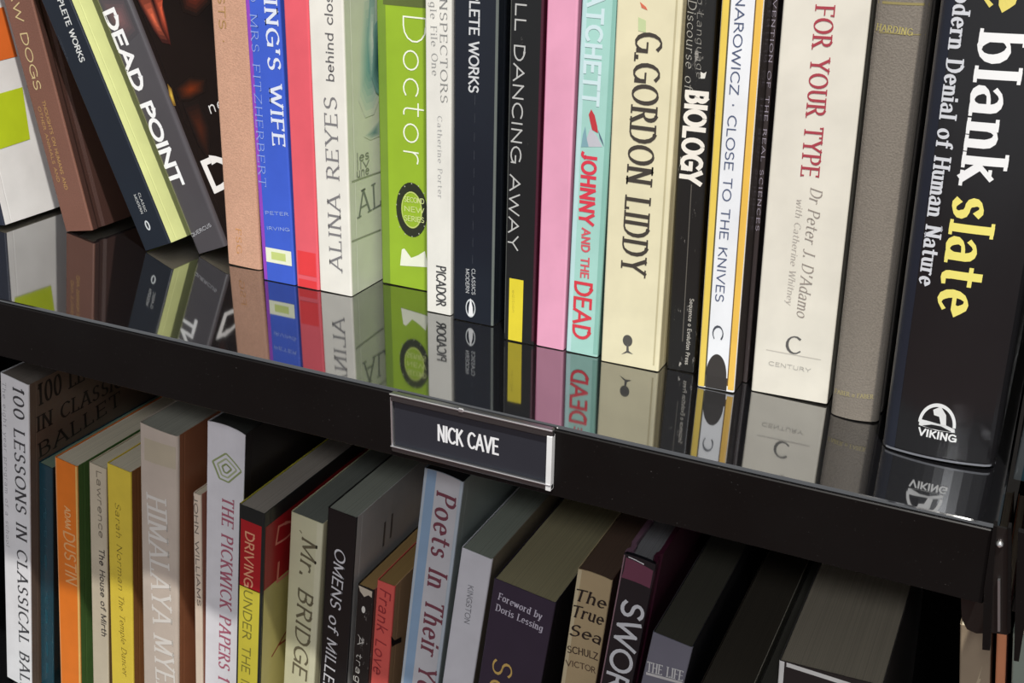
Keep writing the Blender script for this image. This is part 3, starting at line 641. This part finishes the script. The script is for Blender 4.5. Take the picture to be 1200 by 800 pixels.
text(b, 'Lawrence', 'sans', (130, 120, 104), (116, 552), (119, 630), 4); text(b, 'The House of Mirth', 'sansb', (72, 68, 64), (120, 644), (123, 746), 4)
b = lower('yellow paperback with slim black italic lettering and brown cover', (125, 542), (153, 554), 131, .31, .13, spine=(232, 206, 72), right=(150, 100, 60))
text(b, 'Sarah Norman', 'ital', (120, 104, 40), (138, 590), (142, 692), 4); text(b, 'The Temple Dancer', 'ital', (110, 92, 36), (142, 698), (147, 792), 4)
b = lower('wide taupe hardcover with raised white capitals, topping its neighbours', (163, 494), (208, 511), 168, .276, .15, spine=(206, 192, 178), right=(150, 96, 66), bulge=.0008, r=.0016, kind='paper', pages=(150, 150, 138), name='hardcover_book')
text(b, 'HIMALAYA MYERS', 'serif', (230, 225, 217), (185, 583), (197, 830), 14)
patch(b, [(170, 512), (206, 524), (206, 550), (170, 538)], (196, 184, 160), name='tan_panel')  # yellower tan panel across the upper spine
b = lower('narrow cream paperback tucked left of the white curved spine', (226, 577), (235, 580), 229, .30, .12, spine=(232, 214, 194), right=(180, 120, 100), gapr=0)
text(b, 'JOHN WILLIAMS', 'sansb', (110, 100, 92), (234, 584), (239, 712), 3.6)
b = lower('white paperback with concave spine, olive diamond and red letters', (243, 493), (287, 508), 240, .30, .165, spine=(230, 229, 234), right=(34, 28, 28), left=(220, 220, 224), bulge=-.0022, r=.0005, pages=(52, 54, 50))
text(b, 'THE PICKWICK PAPERS 1', 'serifm', (178, 100, 120), (265, 586), (260, 800), 8)
C4 = [(248, 541), (262, 533), (282, 553), (265, 567), (255, 562)]; mx = sum(p[0] for p in C4)/5; my = sum(p[1] for p in C4)/5
for k, f in enumerate((1, .66, .32)): outline(b, [(mx+(x-mx)*f, my+(y-my)*f) for x, y in C4], 1.1, [(150, 164, 112), (176, 186, 146), (140, 154, 100)][k])
b = lower('paperback with black, red and yellow bands across spine and cover', (280, 590), (310, 600), 276, .24, .14, spine=(26, 34, 34), right=(26, 30, 30), left=(190, 180, 60), pages=(150, 142, 132))
band(b, 0, 1, 689, 1000, (206, 194, 66))
band(b, 0, 1, 590, 612, (22, 32, 32)); band(b, 0, 1, 612, 690, (176, 26, 34))
text(b, 'DRIVING', 'sansb', (226, 160, 124), (293, 624), (291, 687), 5.6); text(b, 'UNDER THE INFLUENCE', 'sans', (120, 116, 46), (291, 692), (285, 880), 5.6)
zt = b.h
def face_rect(b, y0, y1, z0, z1, color, name='cover_band', eps=.00012): return link(name, [(b.t+eps, y0, z0), (b.t+eps, y1, z0), (b.t+eps, y1, z1), (b.t+eps, y0, z1)], [(0, 1, 2, 3)], mat(color, .4), b.root)
z1 = pin(b, 'r', 311, 618)[1]; z2 = pin(b, 'r', 307, 694)[1]
face_rect(b, .0015, b.d, .001, z2, (190, 180, 110)); face_rect(b, .0015, b.d, z2, z1, (160, 22, 30))
text(b, 'D', 'sans', (214, 130, 110), (323, 628), (345, 616), 11, 'r', eps=.0002); text(b, 'L', 'sans', (214, 130, 110), (323, 672), (345, 655), 13, 'r', eps=.0002)
text(b, 'A', 'hand', (140, 60, 40), (322, 755), (350, 735), 14, 'r')
b = lower('olive beige paperback with dark italic lettering on its spine', (341, 599), (379, 609), 332, .317, .13, spine=(206, 204, 170), right=(190, 184, 150), pages=(108, 112, 104))
band(b, .82, 1, 598, 900, (214, 212, 182)); text(b, 'Mr. BRIDGE', 'italb', (104, 98, 76), (363, 634), (351, 792), 9.5); text(b, '-', 'bold', (120, 112, 84), (352, 621), (354, 624), 3)
b = lower('black spined paperback with white italic capitals and pale grey cover', (384, 594), (418, 604), 374, .33, .13, spine=(18, 18, 20), right=(186, 184, 180), left=(30, 30, 30), pages=(142, 146, 134))
text(b, 'OMENS of MILLENNIUM', 'italb', (210, 210, 214), (399, 645), (380, 856), 6.6)
text(b, 'll', 'hand', (96, 92, 90), (448, 628), (460, 614), 15, 'r')
b = lower('small black paperback with a torn worn top edge', (419, 684), (438, 694), 412, .33, .11, spine=(24, 23, 23), right=(170, 120, 110), left=(40, 36, 34), scuff=.8, pages=(160, 130, 80))
patch(b, [(419.5, 685), (437, 693), (436, 700), (432, 697), (427, 699), (422, 692)], (198, 188, 170), name='torn_edge', eps=.0002)
text(b, 'A tragedy', 'hand', (206, 204, 196), (423, 745), (417, 830), 3.6); ell(b, (426, 714), 1.2, 2.4, (220, 218, 210))
b = lower('small salmon red paperback with faded red script lettering', (442, 679), (463, 684), 434, .33, .11, spine=(216, 92, 84), right=(196, 156, 116), pages=(150, 120, 70), gapr=0)
text(b, 'Frank Love', 'hand', (150, 44, 50), (452, 692), (443, 790), 6.5)
cov(b, [(458, 745), (462, 750), (470, 746), (470, 752), (463, 755), (459, 758)], (34, 26, 26))
b = lower('pale blue jacketed hardcover with maroon serif title and curved top', (497, 548), (545, 563), 469, .30, .15, gapr=.0008, spine=(180, 192, 202), right=(140, 150, 146), left=(110, 120, 130), bulge=-.0016, r=.001, pages=(30, 32, 34), name='hardcover_book')
band(b, .08, .30, 548, 900, (140, 168, 196)); band(b, .30, .92, 548, 900, (196, 196, 200), eps=.00009)
text(b, 'Poets In Their Youth', 'serifm', (118, 60, 74), (525, 583), (496, 852), 11)
b = lower('plain pale grey paperback with tiny grey spine lettering', (541, 641), (577, 655), 518, .30, .15, spine=(208, 208, 214), right=(120, 110, 96), pages=(130, 136, 124))
text(b, 'KINGSTON', 'sans', (124, 124, 130), (552, 686), (547, 730), 3.0)
b = lower('deep purple thick paperback with small white foreword lines and gold initial', (579, 677), (651, 708), 560, .30, .14, spine=(52, 44, 62), right=(26, 24, 34), left=(40, 34, 50), pages=(146, 138, 106))
text(b, 'Foreword by', 'serif', (196, 190, 204), (585, 698), (635, 722), 4.2); text(b, 'Doris Lessing', 'serif', (196, 190, 204), (582, 711), (636, 736), 4.2)
text(b, 'Solo', 'serif', (206, 172, 96), (590, 775), (578, 850), 11)
b = lower('tan paperback with black brush lettering and frayed pale edge', (677, 666), (721, 680), 657, .27, .13, gapr=.0014, spine=(176, 156, 120), right=(70, 50, 40), pages=(84, 64, 50), bulge=-.001)
band(b, 0, .12, 664, 900, (200, 186, 152))
text(b, 'The', 'italb', (34, 26, 22), (681, 699), (716, 710), 6.6); text(b, 'True', 'italb', (34, 26, 22), (675, 717), (713, 729), 6.6); text(b, 'Sea', 'italb', (34, 26, 22), (672, 739), (709, 751), 6.6)
text(b, 'SCHULZ', 'sans', (58, 42, 32), (669, 762), (706, 772), 4.0); text(b, 'VICTOR', 'sans', (78, 58, 44), (667, 778), (703, 788), 3.4)
b = lower('black jacketed hardcover with tall white hand drawn capitals', (731, 648), (768, 665), 703, .25, .15, hard=True, spine=(28, 27, 32), right=(70, 28, 46), left=(120, 90, 106), pages=(120, 120, 122), bulge=-.0008)
patch(b, [(731, 652), (772, 672), (768, 692), (727, 676)], (110, 60, 80), name='printed_panel'); text(b, 'SWORD', 'sansb', (206, 208, 212), (744, 708), (716, 834), 10.5)
text(b, '-', 'sans', (220, 220, 222), (735, 651), (756, 662), 4)
band(b, 0, .05, 650, 900, (140, 110, 120), 'printed_edge', eps=.0001)
b = lower('dark olive topped book with grey spine and white capital band', (765, 740), (813, 754), 751, .23, .14, spine=(112, 112, 124), right=(28, 28, 34), left=(60, 58, 60), pages=(60, 58, 48))
text(b, 'THE LIFE', 'serif', (206, 206, 204), (758, 780), (808, 795), 5.6); patch(b, [(757, 787), (808, 801), (808, 804), (757, 790)], (200, 198, 196), name='rule_line')
b = lower('low dark brown paperback whose top alone shows, left of the white line', (818, 806), (874, 822), 818.5, .25, .16, fix=.10, spine=(60, 50, 40), right=(150, 145, 130), left=(50, 44, 38), pages=(52, 46, 36))
b = lower('low black paperback showing only its top beside the large grey page block', (879, 824), (907, 832), 879.3, .24, .16, fix=.10, spine=(50, 48, 44), right=(40, 38, 36), pages=(62, 60, 52))
b = lower('large thick book with broad grey page top and white framed black spine', (913, 773), (1034, 812), 911, .26, .17, spine=(40, 38, 38), right=(60, 56, 54), left=(70, 68, 66), pages=(138, 130, 114))
band(b, 0, .055, 770, 1000, (232, 232, 228), 'white_border'); patch(b, [(913, 773), (1035, 812), (1035, 817), (913, 778)], (232, 232, 228), name='white_border')
o = at_y(1126, 738, EDGE+.30*S); q = at_y(1167, 745, EDGE+.30*S)
b = lower('tan paperback below the metal bracket at the shelf end', (1125, 732), (1166, 741), 1124, .30, .13, gapr=.0015, spine=(156, 140, 118), right=(130, 100, 80), left=(120, 108, 90))
patch(b, [(1160, 756), (1163, 758), (1148, 800), (1144, 800)], (190, 174, 146), name='crease')
b = lower('thin orange spined paperback at the right end of the lower shelf', (1168, 741), (1180, 743), 1166, .30, .13, spine=(214, 140, 100), right=(110, 60, 56))
b = lower('pale green paperback under the neighbouring bay at the right edge', group='books in the neighbouring bay', TL=(1187, 742), TR=(1225, 750), xbot=1185, sb=.30, d=.13, spine=(140, 152, 140), right=(120, 130, 120))
